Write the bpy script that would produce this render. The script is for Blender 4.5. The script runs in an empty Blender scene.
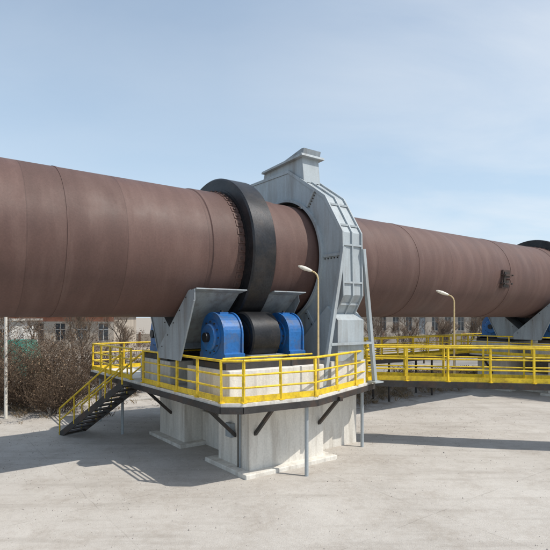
import bpy, math, random
from mathutils import Vector, Matrix, noise
random.seed(7)
sc=bpy.context.scene
sc.view_settings.view_transform='Standard'; sc.view_settings.look='None'
sc.view_settings.exposure=0; sc.view_settings.gamma=1
D=Vector((0.8,0.6,0)); N=Vector((-0.6,0.8,0)); Z=Vector((0,0,1))
H=4.4; S0=14.41; ZC=6.4; RK=2.0
def K(t,s,z): return D*t+N*s+Z*z
# ---------------------------------------------------------------- materials
def mat(name,col,rough=0.7,metal=0.0,var=0.25,vscale=1.5,fine=0.12,fscale=18,dirt=None,dirt_amt=0.0,dscale=0.8,
        bump=0.15,bscale=30,streak=False,spec=0.4):
    m=bpy.data.materials.new(name); m.use_nodes=True
    nt=m.node_tree; n=nt.nodes; l=nt.links
    b=n['Principled BSDF']; b.inputs['Roughness'].default_value=rough; b.inputs['Metallic'].default_value=metal
    b.inputs['Specular IOR Level'].default_value=spec
    tc=n.new('ShaderNodeTexCoord'); co=tc.outputs['Object']
    if streak:
        mp=n.new('ShaderNodeMapping'); mp.inputs['Scale'].default_value=(3,3,0.35); l.new(co,mp.inputs[0]); sco=mp.outputs[0]
    else: sco=co
    n1=n.new('ShaderNodeTexNoise'); n1.inputs['Scale'].default_value=vscale; n1.inputs['Detail'].default_value=3; l.new(sco,n1.inputs[0])
    r1=n.new('ShaderNodeMapRange'); r1.inputs[1].default_value=0.3; r1.inputs[2].default_value=0.7
    r1.inputs[3].default_value=1-var; r1.inputs[4].default_value=1+var; l.new(n1.outputs[0],r1.inputs[0])
    n2=n.new('ShaderNodeTexNoise'); n2.inputs['Scale'].default_value=fscale; n2.inputs['Detail'].default_value=3; l.new(co,n2.inputs[0])
    r2=n.new('ShaderNodeMapRange'); r2.inputs[1].default_value=0.3; r2.inputs[2].default_value=0.7
    r2.inputs[3].default_value=1-fine; r2.inputs[4].default_value=1+fine; l.new(n2.outputs[0],r2.inputs[0])
    mu=n.new('ShaderNodeMath'); mu.operation='MULTIPLY'; l.new(r1.outputs[0],mu.inputs[0]); l.new(r2.outputs[0],mu.inputs[1])
    vm=n.new('ShaderNodeVectorMath'); vm.operation='SCALE'; vm.inputs[0].default_value=col; l.new(mu.outputs[0],vm.inputs['Scale'])
    out=vm.outputs[0]
    if dirt:
        n3=n.new('ShaderNodeTexNoise'); n3.inputs['Scale'].default_value=dscale; n3.inputs['Detail'].default_value=6; n3.inputs['Roughness'].default_value=0.68
        mp3=n.new('ShaderNodeMapping'); mp3.inputs['Location'].default_value=(5.1,2.3,7.7); l.new(sco,mp3.inputs[0]); l.new(mp3.outputs[0],n3.inputs[0])
        r3=n.new('ShaderNodeMapRange'); r3.inputs[1].default_value=0.48; r3.inputs[2].default_value=0.72; r3.inputs[3].default_value=0; r3.inputs[4].default_value=dirt_amt
        l.new(n3.outputs[0],r3.inputs[0])
        mx=n.new('ShaderNodeMix'); mx.data_type='RGBA'; l.new(r3.outputs[0],mx.inputs[0]); l.new(out,mx.inputs[6]); mx.inputs[7].default_value=(*dirt,1)
        out=mx.outputs[2]
    l.new(out,b.inputs['Base Color'])
    if bump:
        bp=n.new('ShaderNodeBump'); bp.inputs['Strength'].default_value=bump; bp.inputs['Distance'].default_value=0.02
        if abs(bscale-fscale)<13: src=n2
        else:
            src=n.new('ShaderNodeTexNoise'); src.inputs['Scale'].default_value=bscale; src.inputs['Detail'].default_value=3; l.new(co,src.inputs[0])
        l.new(src.outputs[0],bp.inputs['Height']); l.new(bp.outputs[0],b.inputs['Normal'])
    return m
M={}
M['conc']=mat('concrete',(0.68,0.65,0.59),0.9,dirt=(0.34,0.29,0.235),dirt_amt=0.65,dscale=0.9,var=0.09,fine=0.07,streak=True,bump=0.3)
M['yellow']=mat('yellow_paint',(0.76,0.53,0.025),0.45,var=0.12,dirt=(0.22,0.12,0.03),dirt_amt=0.6,dscale=5,bump=0.05)
M['dsteel']=mat('dark_steel',(0.05,0.047,0.045),0.6,metal=0.3,dirt=(0.12,0.07,0.045),dirt_amt=0.7,dscale=2)
M['tyre']=mat('tyre_steel',(0.026,0.027,0.03),0.42,metal=0.5,var=0.3,fine=0.2,dirt=(0.075,0.06,0.05),dirt_amt=0.5,dscale=1.5,bump=0.06)
M['cover']=mat('grey_sheet_paint',(0.37,0.41,0.43),0.5,metal=0.0,var=0.08,fine=0.05,dirt=(0.19,0.165,0.14),dirt_amt=0.6,dscale=0.8,streak=True,bump=0.06,bscale=5)
M['guard']=mat('guard_sheet',(0.27,0.305,0.33),0.55,var=0.12,fine=0.06,dirt=(0.13,0.10,0.08),dirt_amt=0.7,dscale=0.9,streak=True,bump=0.08,bscale=5)
M['blue']=mat('blue_paint',(0.018,0.125,0.36),0.42,var=0.18,dirt=(0.10,0.105,0.115),dirt_amt=0.8,dscale=2.4,bump=0.06)
M['rust']=mat('rusty_brown',(0.085,0.055,0.047),0.8)
M['pole']=mat('lamp_pole_paint',(0.55,0.42,0.22),0.5,var=0.1)
M['lampw']=mat('lamp_head_white',(0.75,0.70,0.6),0.35,var=0.05,bump=0)
M['wood']=mat('bark',(0.10,0.078,0.06),0.9,var=0.3,bump=0)
M['twig']=mat('dry_twigs',(0.16,0.115,0.083),0.9,var=0.35,vscale=0.8,bump=0)
M['leaf']=mat('dry_leaves',(0.21,0.145,0.095),0.9,var=0.45,vscale=1.0,bump=0)
M['wallA']=mat('beige_plaster',(0.42,0.37,0.31),0.9,var=0.12,vscale=0.3,dirt=(0.22,0.18,0.15),dirt_amt=0.5,dscale=0.2,streak=True)
M['wallW']=mat('white_plaster',(0.6,0.6,0.58),0.85,var=0.08,dirt=(0.3,0.28,0.25),dirt_amt=0.5,dscale=0.25,streak=True)
M['brick']=mat('brown_brick',(0.22,0.14,0.105),0.9,var=0.15)
M['roof']=mat('roof_sheet',(0.20,0.09,0.07),0.7,var=0.2)
M['glass']=mat('window_glass',(0.03,0.04,0.05),0.12,var=0.3,vscale=0.4,bump=0,spec=0.8)
M['orange']=mat('orange_band',(0.36,0.15,0.09),0.7)
M['green']=mat('green_tarpaulin',(0.03,0.2,0.15),0.6,var=0.25,bump=0.3,bscale=4)
M['road']=mat('worn_road',(0.24,0.225,0.205),0.9,var=0.15,vscale=0.4,dirt=(0.36,0.33,0.28),dirt_amt=0.8,dscale=0.3)
M['kerb']=mat('kerb_stone',(0.38,0.36,0.33),0.9)
M['stone']=mat('gravel_stone',(0.34,0.31,0.28),0.95,var=0.4,vscale=6,bump=0)
M['grass']=mat('dead_grass',(0.23,0.17,0.105),0.95,var=0.35,vscale=2,bump=0)

def kiln_mat():
    m=bpy.data.materials.new('kiln_shell_oxide'); m.use_nodes=True; nt=m.node_tree; n=nt.nodes; l=nt.links
    b=n['Principled BSDF']; b.inputs['Roughness'].default_value=0.58; b.inputs['Specular IOR Level'].default_value=0.3
    tc=n.new('ShaderNodeTexCoord')
    dt=n.new('ShaderNodeVectorMath'); dt.operation='DOT_PRODUCT'; dt.inputs[1].default_value=(0.8,0.6,0); l.new(tc.outputs['Object'],dt.inputs[0])
    sx=n.new('ShaderNodeSeparateXYZ'); l.new(tc.outputs['Object'],sx.inputs[0])
    T=dt.outputs['Value']
    def math_(op,a,b_=None,c=None):
        k=n.new('ShaderNodeMath'); k.operation=op
        for i,v in enumerate((a,b_,c)):
            if v is None: continue
            if isinstance(v,(int,float)): k.inputs[i].default_value=v
            else: l.new(v,k.inputs[i])
        return k.outputs[0]
    def rg(x,a,b_,c,d):
        k=n.new('ShaderNodeMapRange')
        for i,v in enumerate((a,b_,c,d)): k.inputs[i+1].default_value=v
        l.new(x,k.inputs[0]); return k.outputs[0]
    def mix(f,a,col):
        k=n.new('ShaderNodeMix'); k.data_type='RGBA'; l.new(f,k.inputs[0]); l.new(a,k.inputs[6]); k.inputs[7].default_value=(*col,1); return k.outputs[2]
    tt=math_('ADD',T,40.0)
    course=math_('FLOOR',math_('DIVIDE',tt,2.35))
    wn=n.new('ShaderNodeTexWhiteNoise'); wn.noise_dimensions='1D'; l.new(course,wn.inputs['W'])
    cf=math_('MULTIPLY_ADD',wn.outputs['Value'],0.16,0.92)
    fr=math_('MODULO',tt,2.35); ds=math_('ABSOLUTE',math_('SUBTRACT',fr,1.175))
    seam=math_('GREATER_THAN',ds,1.162)
    # staggered longitudinal welds are subtle: only circumferential ones modelled in colour
    cb=n.new('ShaderNodeCombineXYZ'); l.new(math_('MULTIPLY',T,2.2),cb.inputs[0]); l.new(math_('MULTIPLY',sx.outputs[2],0.45),cb.inputs[1])
    ns=n.new('ShaderNodeTexNoise'); ns.inputs['Scale'].default_value=1.0; ns.inputs['Detail'].default_value=5; ns.inputs['Roughness'].default_value=0.6; l.new(cb.outputs[0],ns.inputs[0])
    nb=n.new('ShaderNodeTexNoise'); nb.inputs['Scale'].default_value=0.55; nb.inputs['Detail'].default_value=6; nb.inputs['Roughness'].default_value=.65; l.new(tc.outputs['Object'],nb.inputs[0])
    nf=n.new('ShaderNodeTexNoise'); nf.inputs['Scale'].default_value=22; nf.inputs['Detail'].default_value=4; l.new(tc.outputs['Object'],nf.inputs[0])
    v=math_('MULTIPLY',cf,math_('MULTIPLY_ADD',ns.outputs[0],0.6,0.7))
    v=math_('MULTIPLY',v,math_('MULTIPLY_ADD',nb.outputs[0],0.8,0.6))
    v=math_('MULTIPLY',v,math_('MULTIPLY_ADD',nf.outputs[0],0.4,0.8))
    v=math_('MULTIPLY',v,math_('MULTIPLY_ADD',seam,-0.2,1.0))
    vm=n.new('ShaderNodeVectorMath'); vm.operation='SCALE'; vm.inputs[0].default_value=(0.122,0.071,0.060); l.new(v,vm.inputs['Scale'])
    o=mix(rg(ns.outputs[0],0.5,0.75,0,0.35),vm.outputs[0],(0.17,0.118,0.10))
    # soot and grease staining near heated end
    o=mix(math_('MULTIPLY',rg(nb.outputs[0],0.5,0.68,0,0.5),rg(T,-2,9,1,0.25)),o,(0.055,0.04,0.036))
    l.new(o,b.inputs['Base Color'])
    l.new(rg(nb.outputs[0],.35,.65,.5,.72),b.inputs['Roughness'])
    bp=n.new('ShaderNodeBump'); bp.inputs['Strength'].default_value=0.3; bp.inputs['Distance'].default_value=0.02
    hh=math_('ADD',math_('MULTIPLY',nf.outputs[0],0.25),seam); l.new(hh,bp.inputs['Height']); l.new(bp.outputs[0],b.inputs['Normal'])
    return m
M['kiln']=kiln_mat()

def ground_mat():
    m=bpy.data.materials.new('dusty_ground'); m.use_nodes=True; nt=m.node_tree; n=nt.nodes; l=nt.links
    b=n['Principled BSDF']; b.inputs['Roughness'].default_value=0.95; b.inputs['Specular IOR Level'].default_value=0.2
    tc=n.new('ShaderNodeTexCoord'); co=tc.outputs['Object']
    def nz(s,d=5,r=0.6,off=0,sc3=None):
        k=n.new('ShaderNodeTexNoise'); k.inputs['Scale'].default_value=s; k.inputs['Detail'].default_value=d; k.inputs['Roughness'].default_value=r
        mp=n.new('ShaderNodeMapping'); mp.inputs['Location'].default_value=(off,off*1.7,0)
        if sc3: mp.inputs['Scale'].default_value=sc3; mp.inputs['Rotation'].default_value=(0,0,-.25)
        l.new(co,mp.inputs[0]); l.new(mp.outputs[0],k.inputs[0]); return k.outputs[0]
    def rg(x,a,b_,c,d):
        k=n.new('ShaderNodeMapRange')
        for i,v in enumerate((a,b_,c,d)): k.inputs[i+1].default_value=v
        l.new(x,k.inputs[0]); return k.outputs[0]
    def mix(f,a,b_):
        k=n.new('ShaderNodeMix'); k.data_type='RGBA'; l.new(f,k.inputs[0])
        for i,v in ((6,a),(7,b_)):
            if isinstance(v,tuple): k.inputs[i].default_value=(*v,1)
            else: l.new(v,k.inputs[i])
        return k.outputs[2]
    def mth(op,a,b_):
        k=n.new('ShaderNodeMath'); k.operation=op
        for i,v in enumerate((a,b_)):
            if isinstance(v,(int,float)): k.inputs[i].default_value=v
            else: l.new(v,k.inputs[i])
        return k.outputs[0]
    def dot(vec):
        dp=n.new('ShaderNodeVectorMath'); dp.operation='DOT_PRODUCT'; dp.inputs[1].default_value=vec; l.new(co,dp.inputs[0]); return dp.outputs['Value']
    c=mix(rg(nz(0.25,4),0.35,0.65,0,1),(0.42,0.385,0.345),(0.54,0.505,0.46))
    n9=nz(0.9,7,0.7,3)
    c=mix(rg(n9,0.47,0.68,0,0.55),c,(0.33,0.285,0.24))
    n6=nz(6,7,0.75,9)
    c=mix(rg(n6,0.42,0.72,0,0.55),c,(0.58,0.55,0.505))
    # wheel-swept dust streaks
    c=mix(rg(nz(0.8,6,0.65,12,(0.25,2.2,1)),0.5,0.72,0,0.5),c,(0.30,0.265,0.23))
    n40=nz(38,4,0.7,2)
    c=mix(rg(n40,0.52,0.72,0,0.5),c,(0.27,0.24,0.205))
    T_=dot((0.8,0.6,0)); S_=dot((-0.6,0.8,0)); nw=nz(1.5,3,.6,6)
    lines=None
    for q0,sp,of in ((T_,6.0,101.3),(S_,5.0,100.6)):
        wob=mth('ADD',q0,mth('MULTIPLY',nw,0.09))
        q=mth('ABSOLUTE',mth('SUBTRACT',mth('MODULO',mth('ADD',wob,of),sp),sp/2),0)
        li=rg(q,0.0,0.02,1,0)
        lines=li if lines is None else mth('MAXIMUM',lines,li)
    ln=n.new('ShaderNodeVectorMath'); ln.operation='DISTANCE'; ln.inputs[1].default_value=(5,11,0); l.new(co,ln.inputs[0])
    yard=rg(ln.outputs['Value'],15,19,0.5,0)
    lf=mth('MULTIPLY',mth('MULTIPLY',lines,yard),rg(n9,0.4,0.55,0.0,0.8))
    c=mix(lf,c,(0.2,0.175,0.15))
    # bare earth verge under and behind the kiln
    sw=mth('ADD',S_,mth('MULTIPLY',mth('SUBTRACT',n9,0.5),5.0))
    tw=mth('ADD',T_,mth('MULTIPLY',mth('SUBTRACT',n9,0.5),5.0))
    ver=mth('MULTIPLY',mth('MULTIPLY',rg(sw,16.6,18.2,0,1),rg(tw,10.5,12.5,0,1)),rg(sw,24.5,26,1,0))
    c=mix(mth('MULTIPLY',ver,.85),c,(0.20,0.155,0.115))
    ad=mth('ADD',mth('MULTIPLY',nz(0.15,4,0.6,5),14.0),ln.outputs['Value'])
    c=mix(rg(ad,26,42,0,0.75),c,(0.31,0.265,0.215))
    l.new(c,b.inputs['Base Color'])
    bp=n.new('ShaderNodeBump'); bp.inputs['Strength'].default_value=0.5; bp.inputs['Distance'].default_value=0.03
    a2=mth('ADD',mth('ADD',n6,n40),mth('MULTIPLY',lf,-0.6))
    l.new(a2,bp.inputs['Height']); l.new(bp.outputs[0],b.inputs['Normal'])
    return m
M['ground']=ground_mat()

# ---------------------------------------------------------------- mesh builder
class MB:
    def __init__(s,name): s.name=name; s.v=[]; s.f=[]; s.mi=[]; s.sm=[]; s.mats=[]
    def m(s,k):
        if k not in s.mats: s.mats.append(k)
        return s.mats.index(k)
    def face(s,pts,k,smooth=False):
        b=len(s.v); s.v.extend([tuple(p) for p in pts]); s.f.append(tuple(range(b,b+len(pts)))); s.mi.append(s.m(k)); s.sm.append(smooth)
    def box(s,c,sz,k,ax=None):
        ax=ax or (D,N,Z); c=Vector(c); a,b_,z=[ax[i]*(sz[i]/2) for i in range(3)]
        P=[c+a*i+b_*j+z*q for q in(-1,1) for j in(-1,1) for i in(-1,1)]
        o=len(s.v); s.v.extend([tuple(p) for p in P])
        for f in ((0,2,3,1),(4,5,7,6),(0,1,5,4),(2,6,7,3),(0,4,6,2),(1,3,7,5)):
            s.f.append(tuple(o+i for i in f)); s.mi.append(s.m(k)); s.sm.append(False)
    def kbox(s,t0,t1,s0,s1,z0,z1,k):
        s.box(K((t0+t1)/2,(s0+s1)/2,(z0+z1)/2),(t1-t0,s1-s0,z1-z0),k)
    def beam(s,p,q,w,h,k,up=Z):
        p=Vector(p);q=Vector(q); d=(q-p); L=d.length; d.normalize()
        x=d.cross(up)
        if x.length<1e-4: x=d.cross(D)
        x.normalize(); y=x.cross(d)
        s.box((p+q)/2,(L,w,h),k,(d,x,y))
    def cyl(s,p,q,r,k,r2=None,n=16,caps=True,smooth=True):
        p=Vector(p);q=Vector(q); r2=r if r2 is None else r2; d=(q-p).normalized()
        x=d.cross(Z)
        if x.length<1e-3: x=d.cross(Vector((1,0,0)))
        x.normalize(); y=d.cross(x)
        o=len(s.v)
        for c,rr in((p,r),(q,r2)):
            for i in range(n):
                a=2*math.pi*i/n; s.v.append(tuple(c+x*(rr*math.cos(a))+y*(rr*math.sin(a))))
        for i in range(n):
            j=(i+1)%n; s.f.append((o+i,o+j,o+n+j,o+n+i)); s.mi.append(s.m(k)); s.sm.append(smooth)
        if caps:
            A=[s.v[o+i] for i in range(n)]; B=[s.v[o+n+i] for i in range(n)]
            s.face(A[::-1],k); s.face(B,k)
    def tube(s,pts,rs,k,n=3):
        o=len(s.v); P=[Vector(p) for p in pts]
        for i,p in enumerate(P):
            d=(P[min(i+1,len(P)-1)]-P[max(i-1,0)]).normalized()
            x=d.cross(Vector((0.31,0.2,0.93))); x.normalize(); y=d.cross(x)
            for j in range(n):
                a=2*math.pi*j/n; s.v.append(tuple(p+x*(rs[i]*math.cos(a))+y*(rs[i]*math.sin(a))))
        for i in range(len(P)-1):
            for j in range(n):
                j2=(j+1)%n; s.f.append((o+i*n+j,o+i*n+j2,o+(i+1)*n+j2,o+(i+1)*n+j)); s.mi.append(s.m(k)); s.sm.append(True)
    def lathe(s,prof,k,s0=S0,zc=ZC,n=128,smooth=True):
        for (t0,r0),(t1,r1) in zip(prof[:-1],prof[1:]):
            o=len(s.v)
            for t,r in((t0,r0),(t1,r1)):
                for i in range(n):
                    a=2*math.pi*i/n; s.v.append(tuple(K(t,s0+r*math.cos(a),zc+r*math.sin(a))))
            flat=abs(t0-t1)<1e-6
            for i in range(n):
                j=(i+1)%n; s.f.append((o+i,o+j,o+n+j,o+n+i)); s.mi.append(s.m(k)); s.sm.append(smooth and not flat)
    def prism(s,poly,t0,t1,k):
        A=[K(t0,a,b) for a,b in poly]; B=[K(t1,a,b) for a,b in poly]
        s.face(A,k); s.face(B[::-1],k)
        for i in range(len(poly)):
            j=(i+1)%len(poly); s.face([A[i],B[i],B[j],A[j]],k)
    def slab(s,poly,z0,z1,k,kside=None):
        A=[K(a,b,z0) for a,b in poly]; B=[K(a,b,z1) for a,b in poly]
        s.face(A[::-1],kside or k); s.face(B,k)
        for i in range(len(poly)):
            j=(i+1)%len(poly); s.face([A[i],A[j],B[j],B[i]],kside or k)
    def build(s,bevel=0,recalc=True):
        me=bpy.data.meshes.new(s.name); me.from_pydata(s.v,[],s.f)
        for k in s.mats: me.materials.append(M[k])
        me.polygons.foreach_set('material_index',s.mi); me.polygons.foreach_set('use_smooth',s.sm); me.update()
        ob=bpy.data.objects.new(s.name,me); sc.collection.objects.link(ob)
        if bevel:
            bv=ob.modifiers.new('bevel','BEVEL'); bv.width=bevel; bv.segments=2; bv.limit_method='ANGLE'; bv.angle_limit=math.radians(50)
        return ob

# ---------------------------------------------------------------- ground
def sstep(a,b,x):
    x=max(0,min(1,(x-a)/(b-a))); return x*x*(3-2*x)
def gz(x,y):
    m=math.exp(-(((x+14)/5.5)**2+((y-25)/5.0)**2))
    h=0.55*m+0.05*m*noise.noise(Vector((x*1.3,y*1.3,0)))
    near=math.exp(-((x/30)**2+((y-10)/30)**2))
    h+=0.03*noise.noise(Vector((x*0.35,y*0.35,3)))*near+0.008*noise.noise(Vector((x*1.7,y*1.7,5)))*near
    t=.8*x+.6*y; s=-.6*x+.8*y
    v=sstep(18.6,20.6,s)*(1-sstep(22.4,24.2,s))*sstep(11,14,t)*(1-sstep(36,40,t))
    h+=v*(.35+.15*noise.noise(Vector((x*.9,y*.9,8))))
    return h-0.02
def axis(lo,hi,step,far):
    a=[lo+i*step for i in range(int((hi-lo)/step)+1)]
    d=step; x=hi; R=[]
    while x<far: d*=1.35; x+=d; R.append(x)
    d=step; x=lo; L=[]
    while x>-far: d*=1.35; x-=d; L.append(x)
    return L[::-1]+a+R
xs=axis(-30,30,0.4,2500); ys=axis(-6,48,0.4,2500)
g=MB('ground'); g.m('ground')
for y in ys:
    for x in xs: g.v.append((x,y,gz(x,y)))
W=len(xs)
for j in range(len(ys)-1):
    for i in range(W-1):
        g.f.append((j*W+i,j*W+i+1,(j+1)*W+i+1,(j+1)*W+i)); g.mi.append(0); g.sm.append(True)
g.build()
r=MB('service_road')
r.slab([(-120,25),(260,25),(260,31),(-120,31)],-0.03,0.035,'road')
for sK in (24.88,31.12):
    for i in range(-60,130):
        t=i*2.0; r.kbox(t,t+1.985,sK-0.1,sK+0.1,-0.05,0.15,'kerb')
r.build()

g=MB('gravel')
for i in range(5200):
    y=random.uniform(8,32); x=random.uniform(-0.62,0.62)*y
    if random.random()<0.7:
        cx,cy=random.choice([(-6,20),(-1,18),(3,19),(-9,16),(7,22),(-4,13)]); x=random.gauss(cx,2.2); y=random.gauss(cy,2)
        if y<8: continue
    rr=random.uniform(0.006,0.018)*(1.8 if random.random()<0.04 else 1); z=gz(x,y)+rr*0.3
    P=[Vector((x+rr*random.uniform(.7,1.3)*math.cos(a),y+rr*random.uniform(.7,1.3)*math.sin(a),z-0.3*rr)) for a in (0,1.57,3.14,4.71)]
    top=Vector((x+random.uniform(-.3,.3)*rr,y,z+rr*random.uniform(.5,1)))
    for a in range(4): g.face([P[a],P[(a+1)%4],top],'stone')
g.build()

g=MB('dead_grass')
def tuft(x,y,h,nb):
    for i in range(nb):
        a=random.uniform(0,6.28); q=random.uniform(0,0.2); bx=x+q*math.cos(a); by=y+q*math.sin(a)
        dx=random.gauss(0,0.45)*h; dy=random.gauss(0,0.45)*h; hh=h*random.uniform(.4,1.0); w=0.006
        z=gz(bx,by)
        g.face([(bx-w,by,z),(bx+w,by,z),(bx+dx*0.5+w*.6,by+dy*.5,z+hh*.7),(bx+dx,by+dy,z+hh)],'grass')
for i in range(2600):
    t=random.uniform(11.5,36); s=random.gauss(21,1.7)
    if s>24.6 or s<17.2: continue
    p=K(t,s,0); tuft(p.x,p.y,random.uniform(.1,.36),12)
for i in range(700):
    x=random.gauss(-14,3); y=random.gauss(24,2.2)
    if x>-9.5 and y<21: continue
    tuft(x,y,random.uniform(.1,.3),12)
g.build()

# ---------------------------------------------------------------- kiln
TY=[8.6,30.0,-13.0]
k=MB('rotary_kiln')
k.lathe([(-22,0.01),(-22,RK),(58,RK),(58,0.01)],'kiln',n=160)
for T in TY:
    k.lathe([(T-1.5,RK),(T-1.47,RK+0.03),(T+1.47,RK+0.03),(T+1.5,RK)],'kiln',n=160)
    R=2.5; w=0.42; c=0.05
    k.lathe([(T-w,R-0.465),(T-w,R-c),(T-w+c,R),(T+w-c,R),(T+w,R-c),(T+w,R-0.465),(T-w,R-0.465)],'tyre',n=160)
    k.lathe([(T-w-.012,R-0.40),(T-w-.012,R-0.33),(T-w,R-0.33)],'tyre',n=160)
    for i in range(48):
        a=2*math.pi*i/48
        rad=N*math.cos(a)+Z*math.sin(a); tan=-N*math.sin(a)+Z*math.cos(a); cen=K(T,S0,ZC)
        k.box(cen+rad*(RK+0.033),(1.3,0.19,0.035),'kiln',(D,tan,rad))
        for sg in(-1,1):
            k.box(cen+D*(sg*(w+0.13))+rad*(RK+0.065),(0.07,0.07,0.05),'rust',(D,tan,rad))
for t in (3.2,16.5,23.5,36,42):
    k.lathe([(t-.03,RK),(t-.03,RK+0.012),(t+.03,RK+0.012),(t+.03,RK)],'kiln',n=160)
tm=22.9; cen=K(tm,S0,ZC)
a2=math.radians(186); rad=N*math.cos(a2)+Z*math.sin(a2); tan=-N*math.sin(a2)+Z*math.cos(a2)
k.box(cen+rad*(RK+0.03),(0.62,0.86,0.1),'rust',(D,tan,rad))
k.box(cen+rad*(RK+0.09),(0.48,0.7,0.06),'dsteel',(D,tan,rad))
for sg in(-1,1):
    k.box(cen+rad*(RK+0.14)+tan*(0.2*sg),(0.74,0.08,0.07),'rust',(D,tan,rad))
    for s2 in(-1,1): k.cyl(cen+rad*(RK)+tan*(0.2*sg)+D*(0.33*s2),cen+rad*(RK+0.24)+tan*(0.2*sg)+D*(0.33*s2),0.035,'dsteel',n=8)
k.cyl(cen+rad*(RK+0.12),cen+rad*(RK+0.3),0.05,'kiln',n=10)
k.build()

# ---------------------------------------------------------------- girth gear cover
c=MB('girth_gear_cover')
poly=[(2.2,3.2),(-0.35,3.2),(-2.25,1.95),(-3.05,0.7),(-3.1,-1.3),(-2.2,-2.75),(-0.8,-3.15),(1.2,-3.15),(2.7,-2.1),(3.2,-0.6),(3.1,1.6)]
def rpoly(a):
    dx,dz=math.cos(a),math.sin(a); best=9
    for i in range(len(poly)):
        (x1,z1),(x2,z2)=poly[i],poly[(i+1)%len(poly)]
        ex,ez=x2-x1,z2-z1; den=dx*ez-dz*ex
        if abs(den)<1e-9: continue
        u=(x1*ez-z1*ex)/den; v=(x1*dz-z1*dx)/den
        if u>0 and -1e-6<=v<=1+1e-6: best=min(best,u)
    return best
ang=sorted([2*math.pi*i/120 for i in range(120)]+[math.atan2(z,x)%(2*math.pi) for x,z in poly])
ang=[a for i,a in enumerate(ang) if i==0 or a-ang[i-1]>1e-4]
G0,G1=11.15,12.0
def gp(t,a,r): return K(t,S0+r*math.cos(a),ZC+r*math.sin(a))
for i in range(len(ang)):
    a,b=ang[i],ang[(i+1)%len(ang)]
    ra,rb=rpoly(a),rpoly(b)
    c.face([gp(G0,a,2.14),gp(G0,b,2.14),gp(G0,b,rb),gp(G0,a,ra)],'cover')
    c.face([gp(G1,a,2.14),gp(G1,a,ra),gp(G1,b,rb),gp(G1,b,2.14)],'cover')
    c.face([gp(G0,a,ra),gp(G0,b,rb),gp(G1,b,rb),gp(G1,a,ra)],'cover')
    for t in (G0,G1,(G0+G1)/2):
        e=0.025
        P=[gp(t-e,a,ra+.06),gp(t-e,b,rb+.06),gp(t+e,b,rb+.06),gp(t+e,a,ra+.06)]
        c.face(P,'cover'); c.face([gp(t-e,a,ra-.05),gp(t-e,b,rb-.05),P[1],P[0]],'cover'); c.face([gp(t+e,a,ra-.05),P[3],P[2],gp(t+e,b,rb-.05)],'cover')
c.lathe([(G0-0.12,2.22),(G0-0.12,2.13),(G0+0.02,2.13)],'cover',n=120); c.lathe([(G0-0.12,2.22),(G0,2.22)],'cover',n=120)
c.lathe([(G1-0.02,2.13),(G1+0.12,2.13),(G1+0.12,2.22),(G1,2.22)],'cover',n=120)
for a in (math.radians(0),math.radians(180),math.radians(128),math.radians(52),math.radians(232),math.radians(308)):
    rad=N*math.cos(a)+Z*math.sin(a); tan=-N*math.sin(a)+Z*math.cos(a); ro=rpoly(a)
    for t in(G0-0.03,G1+0.03):
        c.box(K(t,S0,ZC)+rad*((2.25+ro)/2),(0.05,0.09,ro-2.25),'cover',(D,tan,rad))
    for j in range(6):
        p=K(G0-0.0,S0,ZC)+rad*(2.3+j*(ro-2.35)/5)+tan*0.1
        c.cyl(p,p-D*0.03,0.022,'dsteel',n=6)
c.prism([(S0+1.3,9.55),(S0+1.2,9.86),(S0-1.05,9.98),(S0-1.15,9.1),(S0-.4,9.55)],G0+0.05,G1-0.05,'cover')
c.prism([(S0+1.2,9.86),(S0+1.15,9.93),(S0-1.2,10.06),(S0-1.22,9.98)],G0-0.1,G1+0.1,'cover')
c.prism([(S0-1.1,10.07),(S0+.2,10.0),(S0+.15,10.04),(S0-1.0,10.28),(S0-1.15,10.27)],G0+0.05,G1-0.02,'guard')
for (x1,z1),(x2,z2) in ((poly[3],poly[4]),(poly[2],poly[3]),(poly[4],poly[5])):
    for u in (.2,.8):
        sx,sz=S0+x1+(x2-x1)*u,ZC+z1+(z2-z1)*u
        c.beam(K(G0+.02,sx-.03,sz),K(G1-.02,sx-.03,sz),0.05,0.06,'cover')
for t,tb in ((G0-0.02,G0-0.75),(G1+.02,G1+0.75)):
    c.beam(K(t,S0-3.15,ZC+0.2),K(tb,S0-3.0,2.2),0.12,0.12,'cover',up=N)
    c.box(K(tb,S0-3.0,2.23),(0.4,0.4,0.05),'cover')
    c.beam(K(t,S0+3.25,ZC-0.2),K(tb,S0+3.2,2.2),0.12,0.12,'cover',up=N)
c.beam(K(G0-.5,S0-3.08,3.55),K(G1+.5,S0-3.08,3.55),0.08,0.08,'cover')
c.prism([(S0-3.0,3.0),(S0-3.0,4.3),(S0-2.5,4.75),(S0-1.2,3.6),(S0-1.2,3.0)],G0-.12,G1+.2,'cover')
c.prism([(S0-2.9,2.2),(S0-2.9,3.0),(S0-1.3,3.0),(S0-1.3,2.2)],G0-.3,G1+.4,'conc')
c.build()

# ---------------------------------------------------------------- stations
def rail(mb,pts,z=2.2,closed=False,h=1.08,sp=1.2,toe=True,kk='yellow'):
    P=[Vector((p[0],p[1],z)) for p in pts]
    if closed: P.append(P[0])
    for a,b in zip(P[:-1],P[1:]):
        L=(b-a).length; n=max(1,round(L/sp)); d=(b-a)/n
        for i in range(n+1):
            if i==n and not (b-P[-1]).length<1e-6: continue
            p=a+d*i; lean=Vector((random.gauss(0,.008),random.gauss(0,.008),0))
            mb.beam(p,p+Z*h+lean,0.065,0.065,kk)
            mb.box(p+Z*0.012,(0.14,0.14,0.024),kk)
        for hh,rr in((h,0.036),(h*0.66,0.028),(h*0.36,0.028)):
            mb.cyl(a+Z*hh,b+Z*hh,rr,kk,n=10)
        if toe: mb.beam(a+Z*0.09,b+Z*0.09,0.014,0.16,kk)

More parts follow.
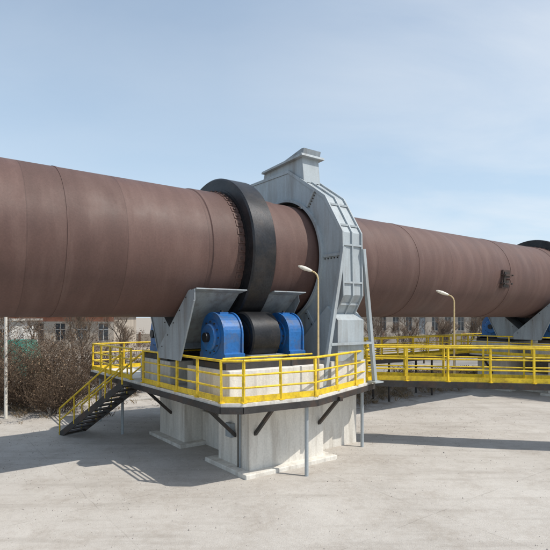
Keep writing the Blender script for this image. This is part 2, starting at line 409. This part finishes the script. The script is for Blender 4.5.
def station(T,main=False):
    o=T-8.6
    p=MB('concrete_pier')
    deck=[(6.5,10.95),(6.95,10.6),(9.2,10.35),(13.0,11.7),(13.1,21.4 if main else 18.8),(6.4,21.4 if main else 18.8)]
    deck=[(a+o,b) for a,b in deck]
    p.kbox(7.8+o,10.6+o,11.6,13.3,-0.3,2.06,'conc')
    p.kbox(7.8+o,10.6+o,15.6,17.6,-0.3,2.06,'conc')
    p.kbox(8.5+o,9.9+o,13.3,15.6,-0.3,1.1,'conc')
    p.kbox(11.1+o,12.9+o,12.4,17.0,-0.3,2.06,'conc')
    p.kbox(7.5+o,10.9+o,11.3,13.6,-0.3,0.1,'conc'); p.kbox(7.5+o,10.9+o,15.3,17.9,-0.3,0.1,'conc')
    p.slab(deck,2.06,2.2,'conc')
    for s0,s1 in((11.35,13.8),(15.0,17.5)):
        p.kbox(7.0+o,10.4+o,s0,s1,2.2,2.95,'conc')
    p.kbox(10.7+o,12.9+o,15.2,17.3,2.2,3.0,'conc')
    p.build(bevel=0.025)
    f=MB('platform_frame')
    for a,b in zip(deck,deck[1:]+deck[:1]):
        A=K(a[0],a[1],2.03);B=K(b[0],b[1],2.03); cen=K(9.8+o,14.6,2.03)
        A=A+(A-cen).normalized()*0.03; B=B+(B-cen).normalized()*0.03
        f.beam(A,B,0.06,0.17,'dsteel')
    for s in (12.3,16.6):
        f.beam(K(6.75+o,s,1.95),K(7.8+o,s,0.95),0.09,0.09,'dsteel')
        f.kbox(6.75+o,7.8+o,s-.06,s+.06,1.92,2.05,'dsteel')
    for t in(8.0,10.4):
        f.beam(K(t+o,10.75,1.95),K(t+o,11.6,1.1),0.09,0.09,'dsteel')
        f.kbox(t-.06+o,t+.06+o,10.6,11.6,1.92,2.05,'dsteel')
    f.cyl(K(9.05+o,10.6,-.1),K(9.05+o,10.6,1.95),0.055,'cover',n=12)
    f.cyl(K(12.6+o,11.85,-.1),K(12.6+o,11.85,1.95),0.055,'cover',n=12)
    f.cyl(K(6.7+o,18.5,-.1),K(6.7+o,18.5,1.95),0.055,'cover',n=12)
    if main:
        f.cyl(K(6.7,21.1,-.1),K(6.7,21.1,1.95),0.055,'cover',n=12); f.cyl(K(12.8,21.1,-.1),K(12.8,21.1,1.95),0.055,'cover',n=12)
    for s in (13.1,14.6,17.7):
        f.kbox(6.5+o,13.0+o,s-.06,s+.06,1.91,2.057,'dsteel')
    # cable conduit down the pier and junction box
    f.cyl(K(7.75+o,12.0,0.1),K(7.75+o,12.0,1.9),0.025,'guard',n=8); f.cyl(K(7.75+o,12.1,0.1),K(7.75+o,12.1,1.9),0.018,'dsteel',n=8)
    f.kbox(7.66+o,7.797+o,12.35,12.65,.9,1.3,'guard')
    f.build()
    r=MB('safety_railing')
    cx,cy=9.8+o,14.6
    ins=[K(a+(cx-a)*0.015,b+(cy-b)*0.015,0) for a,b in deck]
    if main:
        L0=ins[0]; L5=ins[5]
        def lerp(s): u=(s-10.95)/(21.4-10.95); return L0.lerp(L5,u)
        rail(r,[lerp(16.05),L0,ins[1],ins[2],ins[3]])
        r2a=ins[3].lerp(ins[4],0.15)
        rail(r,[r2a,ins[4],ins[5],lerp(17.1)])
    else: rail(r,ins,closed=True)
    r.build()
    for side in(-1,1):
        b=MB('support_roller')
        sc_=S0+side*1.86; zr=3.82
        b.kbox(T-1.55,T+1.6,sc_-0.95,sc_+0.95,2.95,3.12,'dsteel')
        for q in(-.8,.8): b.kbox(T-1.6,T+1.65,sc_+q-.08,sc_+q+.08,3.12,3.2,'dsteel')
        def lz(prof,kk,n=48): b.lathe(prof,kk,s0=sc_,zc=zr,n=n)
        lz([(T-.5,0.12),(T-.5,.5),(T-.47,.5),(T-.47,.66),(T-.5,.69),(T-.46,.74),(T+.46,.74),(T+.5,.69),(T+.47,.66),(T+.47,.5),(T+.5,.5),(T+.5,.12)],'tyre')
        lz([(T-1.7,0.0),(T-1.7,.14),(T+1.7,.14),(T+1.7,0.0)],'tyre',24)
        for tc,wd in((T-1.12,0.66),(T+1.15,0.6)):
            t0,t1=tc-wd/2,tc+wd/2
            pr=[(-.72,3.2),(-.72,3.36)]+[(-.60,3.40)]+[(0.62*math.cos(a),zr+.06+0.62*math.sin(a)) for a in [math.pi-0.1-i*(math.pi-.2)/18 for i in range(19)]]+[(.60,3.40),(.72,3.36),(.72,3.2)]
            b.prism([(sc_+x,z) for x,z in pr],t0,t1,'blue')
            pr2=[(0.66*math.cos(a),zr+.06+0.66*math.sin(a)) for a in [math.pi-i*math.pi/18 for i in range(19)]]+[(.66,3.25),(-.66,3.25)]
            for tr in (t0+.03,t1-.03,):
                b.prism([(sc_+x,z) for x,z in pr2],tr-.025,tr+.025,'blue')
            lz([(t0-.14,0.0),(t0-.14,.36),(t0-.1,.4),(t0-.04,.4),(t0-.04,.5),(t0,.5)],'blue',40)
            lz([(t1,.5),(t1+.04,.5),(t1+.04,.4),(t1+.12,.38),(t1+.12,0)],'blue',40)
            for i in range(12):
                a=i*math.pi/6; pp=K(t0-.04,sc_+.45*math.cos(a),zr+.45*math.sin(a)); b.cyl(pp,pp-D*.035,.022,'dsteel',n=6)
            b.kbox(tc-.14,tc+.14,sc_-.14,sc_+.14,zr+.6,zr+.72,'blue')
            b.cyl(K(tc,sc_,zr+.72),K(tc,sc_,zr+.78),.05,'dsteel',n=8)
        b.cyl(K(T-1.6,sc_-.85,3.26),K(T+1.6,sc_-.85,3.26),.03,'yellow',n=8)
        b.kbox(T-.6,T+.6,sc_-.75,sc_+.75,3.12,3.3,'guard')
        b.build()
    q=MB('heat_shield')
    for side in(-1,1):
        def P_(x,z): return (S0+side*x,z)
        for t0,t1 in((T-(2.15 if side<0 else 1.6),T-.5),(T+.5,T+1.75)):
            a=P_(1.86,5.16); b_=P_(-.2,3.42)
            nx,nz=side*.64*.02,-.77*.02
            q.prism([a,b_,(b_[0]+nx,b_[1]+nz*1.3),(a[0]+nx,a[1]+nz*1.3)],t0,t1,'guard')
            q.prism([P_(1.84,5.14),P_(2.25,5.2),P_(2.26,5.17),P_(1.88,5.10)],t0,t1,'guard')
            te=t0 if t0<T else t1
            if t0<T: q.prism([P_(-.15,3.14),P_(-.2,3.42),P_(1.84,5.14),P_(2.2,5.17),P_(2.2,4.85),P_(1.35,3.14)],te-.035,te-.008,'guard')
            else: q.prism([P_(-.15,3.14),P_(-.2,3.42),P_(1.84,5.14),P_(1.9,4.9),P_(.6,3.14)],te+.008,te+.035,'guard')
            q.beam(K(te+(.04 if t0<T else -.04),S0+side*.55,3.14),K(te+(.04 if t0<T else -.04),S0+side*.55,3.95),.05,.05,'guard')
            # folded stiffening edges and bolts on end plate
            sg=-1 if t0<T else 1
            if t0<T:
                q.beam(K(te+sg*.05,S0+side*2.2,4.86),K(te+sg*.05,S0+side*1.36,3.16),.04,.05,'guard')
                for j in range(5):
                    u=j/4; pp=K(te-.035,S0+side*(.1+1.6*u),3.5+1.45*u); q.cyl(pp,pp-D*.02,.02,'dsteel',n=6)
    q.build()
station(8.6,True); station(30.0); station(-13.0)

e=MB('control_box')
e.kbox(11.9,12.3,12.35,12.9,2.55,3.5,'cover'); e.kbox(11.86,11.897,12.39,12.86,2.6,3.45,'guard')
e.kbox(11.95,12.0,12.4,12.85,2.2,2.55,'dsteel'); e.kbox(12.2,12.25,12.4,12.85,2.2,2.55,'dsteel'); e.build()

# ---------------------------------------------------------------- stairs
st=MB('steel_staircase')
topc=K(6.38,16.58,2.2); botc=Vector((-7.75,19.0,0.0))
dirv=Vector((botc.x-topc.x,botc.y-topc.y,0)); L=dirv.length; dirv.normalize(); sd=dirv.cross(Z)
nst=11
wd=0.95
for i in range(1,nst+1):
    u=i/(nst+0.3); p=topc+dirv*(L*u); z=2.2*(1-u)+0.02
    st.box(Vector((p.x,p.y,z)),(0.26,wd-.02,0.04),'dsteel',(dirv,sd,Z))
for sg in(-1,1):
    a=topc+sd*(wd/2*sg)+Z*(-.05); b=Vector((botc.x,botc.y,0.0))+sd*(wd/2*sg)
    st.beam(a,b,0.03,0.22,'dsteel')
    for hh,rr,kk in((1.0,.034,'yellow'),(.55,.028,'yellow')):
        st.cyl(a+Z*(hh+.05),b+Z*hh,rr,kk,n=8)
    for i in range(5):
        u=i/4; pp=a.lerp(b,u); st.cyl(pp,pp+Z*1.02,.028,'yellow',n=8)
st.build()

# ---------------------------------------------------------------- walkways
def walkway(wa,wb,supports,h=1.16):
    w=MB('steel_walkway')
    wdv=(wb-wa).normalized(); wn=Vector((-wdv.y,wdv.x,0))
    a2=wa+wn*1.15; b2=wb+wn*1.15
    w.box((wa+b2)/2+Z*(-0.04),((wb-wa).length,1.15,0.05),'dsteel',(wdv,wn,Z))
    for p,q in((wa,wb),(a2,b2)): w.beam(p+Z*(-.1),q+Z*(-.1),0.07,0.2,'dsteel')
    n=int((wb-wa).length/0.9)
    for i in range(n):
        p=wa+wdv*(i*.9+.3); w.beam(p+Z*-.13,p+wn*1.15+Z*-.13,.05,.08,'dsteel')
    for u in supports:
        for off in(0.03,1.12):
            p=wa.lerp(wb,u)+wn*off; w.cyl(Vector((p.x,p.y,-.1)),p+Z*-.15,.06,'dsteel',n=10)
    w.build()
    for off in(0.03,1.12):
        r=MB('safety_railing'); rail(r,[wa+wn*off+wdv*.1,wb+wn*off],sp=1.3,h=h); r.build()
walkway(K(12.95,12.1,2.2),Vector((16.5,14.9,2.2)),(0.62,0.97))
walkway(K(13.15,17.3,2.2),K(27.75,17.3,2.2),(0.25,0.5,0.75),1.08)

# ---------------------------------------------------------------- lamps
def lamp(px,py,zb,zt,ang=2.6):
    l=MB('street_lamp')
    b=Vector((px,py,zb)); t=Vector((px,py,zt))
    l.cyl(b,b+Z*.03,.1,'pole',n=12); l.cyl(b,b+Z*.5,.045,'pole',n=12); l.cyl(b+Z*.5,t,.034,'pole',r2=.026,n=12)
    dx=Vector((math.cos(ang),math.sin(ang),0))
    P=[t,t+Z*.12+dx*.03,t+Z*.2+dx*.1,t+Z*.26+dx*.22]
    l.tube(P,[.026,.026,.025,.023],'pole',n=8)
    ax=(dx+Z*.38).normalized(); h0=P[-1]-ax*.03; side=ax.cross(Z).normalized(); up=side.cross(ax)
    secs=[(0,.035,.03),(.1,.07,.05),(.25,.1,.065),(.38,.085,.05),(.46,.03,.02)]
    rings=[]
    for d_,a_,b_ in secs:
        c0=h0+ax*d_; rings.append([c0+side*(a_*math.cos(q*math.pi/6))+up*(b_*math.sin(q*math.pi/6)) for q in range(12)])
    for A,B in zip(rings[:-1],rings[1:]):
        for i in range(12): l.face([A[i],A[(i+1)%12],B[(i+1)%12],B[i]],'lampw',True)
    l.face(rings[0][::-1],'lampw'); l.face(rings[-1],'lampw')
    l.build()
lamp(1.26,14.6,2.2,5.5,2.7)
lamp(6.45,18.0,2.12,4.95,2.7)

# ---------------------------------------------------------------- vegetation
def twigbush(name,cx,cy,R,Hh,n,leaf=2):
    b=MB(name)
    for i in range(n):
        a=random.uniform(0,6.28); q=R*0.45*math.sqrt(random.random())
        p=Vector((cx+q*math.cos(a),cy+q*math.sin(a),0)); p.z=gz(p.x,p.y)-.05
        d=Vector((math.cos(a)*random.uniform(.1,.9),math.sin(a)*random.uniform(.1,.9),1)).normalized()
        Lt=Hh*random.uniform(.4,1.1); sg=5; pts=[p.copy()]; r0=random.uniform(.008,.02)
        for j in range(sg):
            d=(d+Vector((random.gauss(0,.16),random.gauss(0,.16),-.03))).normalized(); p=p+d*(Lt/sg); pts.append(p.copy())
            for e in range(4):
                    dd=(d+Vector((random.gauss(0,.7),random.gauss(0,.7),random.gauss(.1,.4)))).normalized(); q1=p+dd*random.uniform(.2,.5)*Hh*.35
                    q2=q1+(dd+Vector((random.gauss(0,.4),random.gauss(0,.4),.2))).normalized()*min(.25,Hh*.12)
                    b.tube([p,q1,q2],[r0*.5,r0*.35,.003],'twig')
                    for w_ in range(leaf):
                        c0=p.lerp(q2,random.random())+Vector((random.gauss(0,.07),random.gauss(0,.07),random.gauss(0,.07))); s=random.uniform(.02,.05)
                        u=Vector((random.gauss(0,1),random.gauss(0,1),random.gauss(0,1))).normalized(); v=u.cross(Vector((.3,.5,.8))).normalized()
                        b.face([c0-u*s,c0+v*s*.6,c0+u*s,c0-v*s*.6],'leaf')
        b.tube(pts,[r0*(1-.8*j/sg) for j in range(sg+1)],'twig')
    return b.build()
for cx,cy,R,hh,n in ((-9.9,22.4,1.9,2.9,110),(-12.0,22.9,2.2,3.6,130),(-14.6,24,2.4,3.4,110),(-10.8,26,2.4,3.6,100),(-17.5,27,2.6,3.4,90),(-8.6,28,2.2,3.2,90)):
    twigbush('dry_shrub',cx,cy,R,hh,n,4)
for t,s,hh in ((13.2,19.6,1.0),(15.6,20.8,.8),(18.5,20.2,1.1),(21.5,21.2,.9),(25.5,20.6,1.0)):
    p=K(t,s,0); twigbush('dry_shrub',p.x,p.y,1.3,hh,45,3)

def baretree(seed):
    random.seed(seed); b=MB('bare_tree')
    def grow(p,d,L,r,lev):
        sg=4; pts=[p.copy()]; rs=[r]
        for j in range(sg):
            d=(d+Vector((random.gauss(0,.1),random.gauss(0,.1),.05))).normalized(); p=p+d*(L/sg); pts.append(p.copy()); rs.append(r*(1-.4*(j+1)/sg))
            if lev<4 and j>=1 and random.random()<.75:
                for e in range(2 if lev>0 else 1):
                    ax=Vector((random.gauss(0,1),random.gauss(0,1),random.gauss(0.1,.5))).normalized()
                    grow(p.copy(),(d*.9+ax*.75).normalized(),L*random.uniform(.45,.62),rs[-1]*.5,lev+1)
        b.tube(pts,[max(x,.007) for x in rs],'wood' if lev<3 else 'twig',n=6 if lev==0 else 3)
        if lev<4:
            for e in range(2):
                ax=Vector((random.gauss(0,1),random.gauss(0,1),.2)).normalized()
                grow(p.copy(),(d+ax*.5).normalized(),L*.66,rs[-1]*.8,lev+1)
    grow(Vector((0,0,-.1)),Vector((0,0,1)),2.0,.13,0)
    return b.build()
bases=[baretree(s) for s in (3,11,29)]
pos=[(-22,40),(-17,44),(-30,50),(-26,54),(9,46),(13,50),(17,50),(12,58),(20,58),(24,58),(6,54),(28,64),(16,66),(33,72),(2,60),(-9,44),(-36,60),(-13,42),(-20,50),(15,55),(22,64),(10,62),(26,60),(30,60),(8,50),(11,54),(18,54),(21,53),(14,47),(-15,50),(-11,54)]
random.seed(5)
for i,(x,y) in enumerate(pos):
    ob=bases[i] if i<3 else bpy.data.objects.new('bare_tree',bases[i%3].data)
    if i>=3: sc.collection.objects.link(ob)
    ob.location=(x,y,0); ob.rotation_euler=(0,0,random.uniform(0,6.28)); s=random.uniform(.75,1.2); ob.scale=(s,s,s)
print('tree faces',[len(o.data.polygons) for o in bases])

# ---------------------------------------------------------------- buildings
def building(name,x0,x1,y0,dep,h,wall,band=None,bays=6,floors=1,roof='roof',rot=0):
    b=MB(name); X=Vector((1,0,0));Y=Vector((0,1,0)); ax=(X,Y,Z)
    def bx(a0,a1,b0,b1,c0,c1,kk): b.box(((a0+a1)/2,(b0+b1)/2,(c0+c1)/2),(a1-a0,b1-b0,c1-c0),kk,ax)
    Wd=x1-x0; bw=Wd/bays; fh=h/floors
    for i in range(bays):
        a=x0+i*bw; wl,wr=a+bw*.25,a+bw*.75
        bx(a,wl,y0,y0+.3,-.2,h,wall); bx(wr,a+bw,y0,y0+.3,-.2,h,wall)
        for f in range(floors):
            z0=f*fh; door=(f==0 and i==bays//2)
            s0=z0+(.05 if door else fh*.32); s1=z0+fh*.78
            bx(wl,wr,y0,y0+.3,(-.2 if f==0 else z0-fh*.22),s0,wall)
            if f==floors-1: bx(wl,wr,y0,y0+.3,s1,h,wall)
            bx(wl,wr,y0+.2,y0+.23,s0,s1,'glass' if not door else 'guard')
            if not door:
                for u in (0,.5,1): 
                    xx=wl+(wr-wl)*u; xx=min(max(xx,wl+.04),wr-.04); bx(xx-.035,xx+.035,y0+.14,y0+.195,s0,s1,'wallW')
                bx(wl,wr,y0+.145,y0+.19,s1-(s1-s0)*.35-.03,s1-(s1-s0)*.35+.03,'wallW')
                bx(wl-.1,wr+.1,y0-.1,y0-.003,s0-.1,s0-.01,'kerb')
    bx(x0,x0+.3,y0+.303,y0+dep,-.2,h,wall); bx(x1-.3,x1,y0+.303,y0+dep,-.2,h,wall); bx(x0+.3,x1-.3,y0+dep-.3,y0+dep,-.2,h,wall)
    bx(x0-.4,x1+.4,y0-.5,y0+dep+.4,h+.003,h+.22,roof)
    if band: bx(x0-.02,x1+.02,y0-.03,y0-.004,h-.75,h-.2,band)
    b.build()
building('workshop_building',-44,-20,62,10,4.6,'wallA','orange',9)
building('white_office_building',-33,-27.5,52,6,4.0,'wallW',None,3,1,'kerb')
building('brick_workshop',-18,2,78,10,6.5,'brick',None,8,2,'roof')
building('long_warehouse',12,42,96,12,5.6,'wallA','orange',12,1,'roof')
building('office_building',44,66,84,12,7.2,'wallW',None,8,2,'kerb')
b=MB('boundary_wall')
for i in range(40):
    x=-70+i*4
    b.box((x,74,0.9),(3.7,.24,2.0),'wallA',(Vector((1,0,0)),Vector((0,1,0)),Z)); b.box((x+1.99,74,1.0),(.27,.36,2.3),'brick',(Vector((1,0,0)),Vector((0,1,0)),Z))
b.build()
t=MB('tarpaulin_stack'); random.seed(2)
nx,ny=16,8
def tz(i,j):
    e=min(i,nx-i,3)/3*min(j,ny-j,2)/2
    return 0.05+2.6*min(1,e**.5 if e>0 else 0)+(random.random()*.12 if e>0 else 0)
P=[[Vector((-20.3+i*.2,35+j*.35,tz(i,j))) for i in range(nx+1)] for j in range(ny+1)]
for j in range(ny):
    for i in range(nx): t.face([P[j][i],P[j][i+1],P[j+1][i+1],P[j+1][i]],'green')
t.build()
u=MB('utility_pole'); u.cyl((-11.2,20.8,-.2),(-11.2,20.8,6.5),.07,'conc',r2=.055,n=12); u.beam((-11.9,20.8,6.2),(-10.5,20.8,6.2),.07,.07,'dsteel')
for x in(-11.8,-10.6): u.cyl((x,20.8,6.23),(x,20.8,6.36),.035,'lampw',n=8)
u.build()

# ---------------------------------------------------------------- light & sky
sd_t,sd_s,sd_z=0.36,-0.52,0.86
sun_dir=(D*sd_t+N*sd_s+Z*sd_z).normalized()
elev=math.asin(sun_dir.z); az=math.atan2(sun_dir.x,sun_dir.y)
sl=bpy.data.lights.new('sun','SUN'); sl.energy=3.9; sl.angle=math.radians(.5); sl.color=(1,.95,.87)
so=bpy.data.objects.new('sun',sl); sc.collection.objects.link(so); so.rotation_euler=sun_dir.to_track_quat('Z','Y').to_euler(); so.location=(20,-10,30)
wd_=bpy.data.worlds.new('World'); sc.world=wd_; wd_.use_nodes=True; nt=wd_.node_tree; n=nt.nodes; l=nt.links
bg=n['Background']; bg.inputs[1].default_value=0.15
sk=n.new('ShaderNodeTexSky'); sk.sky_type='NISHITA'; sk.sun_disc=False; sk.sun_elevation=elev; sk.sun_rotation=az; sk.dust_density=1.5; sk.air_density=1.0; sk.ozone_density=2.5
tc=n.new('ShaderNodeTexCoord')
sp=n.new('ShaderNodeSeparateXYZ'); l.new(tc.outputs['Generated'],sp.inputs[0])
mz=n.new('ShaderNodeMath'); mz.operation='MAXIMUM'; mz.inputs[1].default_value=0.0; l.new(sp.outputs[2],mz.inputs[0])
az_=n.new('ShaderNodeMath'); az_.operation='ADD'; az_.inputs[1].default_value=0.22; l.new(mz.outputs[0],az_.inputs[0])
dv=n.new('ShaderNodeVectorMath'); dv.operation='DIVIDE'; l.new(tc.outputs['Generated'],dv.inputs[0])
cmb=n.new('ShaderNodeCombineXYZ')
for i in range(3): l.new(az_.outputs[0],cmb.inputs[i])
l.new(cmb.outputs[0],dv.inputs[1])
mp=n.new('ShaderNodeMapping'); mp.inputs['Scale'].default_value=(.8,1.5,1); mp.inputs['Rotation'].default_value=(0,0,.4); mp.inputs['Location'].default_value=(3.3,1.4,0); l.new(dv.outputs[0],mp.inputs[0])
cn=n.new('ShaderNodeTexNoise'); cn.inputs['Scale'].default_value=1.0; cn.inputs['Detail'].default_value=7; cn.inputs['Roughness'].default_value=.55; cn.inputs['Distortion'].default_value=.4; l.new(mp.outputs[0],cn.inputs[0])
# thin cirrus, thicker toward the east (+X) and the horizon
ex=n.new('ShaderNodeMapRange'); ex.inputs[1].default_value=-.1; ex.inputs[2].default_value=.5; ex.inputs[3].default_value=.12; ex.inputs[4].default_value=.7; l.new(sp.outputs[0],ex.inputs[0])
cr=n.new('ShaderNodeMapRange'); cr.inputs[1].default_value=.4; cr.inputs[2].default_value=.72; cr.inputs[3].default_value=0; cr.inputs[4].default_value=1; l.new(cn.outputs[0],cr.inputs[0])
cm=n.new('ShaderNodeMath'); cm.operation='MULTIPLY'; l.new(cr.outputs[0],cm.inputs[0]); l.new(ex.outputs[0],cm.inputs[1])
hz=n.new('ShaderNodeMapRange'); hz.inputs[1].default_value=0.0; hz.inputs[2].default_value=.5; hz.inputs[3].default_value=.85; hz.inputs[4].default_value=.36; l.new(sp.outputs[2],hz.inputs[0])
mx=n.new('ShaderNodeMix'); mx.data_type='RGBA'; l.new(hz.outputs[0],mx.inputs[0]); l.new(sk.outputs[0],mx.inputs[6]); mx.inputs[7].default_value=(4.6,5.75,6.7,1)
mx2=n.new('ShaderNodeMix'); mx2.data_type='RGBA'; l.new(cm.outputs[0],mx2.inputs[0]); l.new(mx.outputs[2],mx2.inputs[6]); mx2.inputs[7].default_value=(6.0,6.25,6.5,1)
l.new(mx2.outputs[2],bg.inputs[0])

# ---------------------------------------------------------------- camera
cd=bpy.data.cameras.new('camera'); co=bpy.data.objects.new('camera',cd); sc.collection.objects.link(co)
cd.sensor_width=36; cd.lens=36*500/550; cd.shift_y=42/550; cd.clip_end=6000; cd.clip_start=.1
co.location=(0,0,H); co.rotation_euler=(math.radians(90),0,0); sc.camera=co
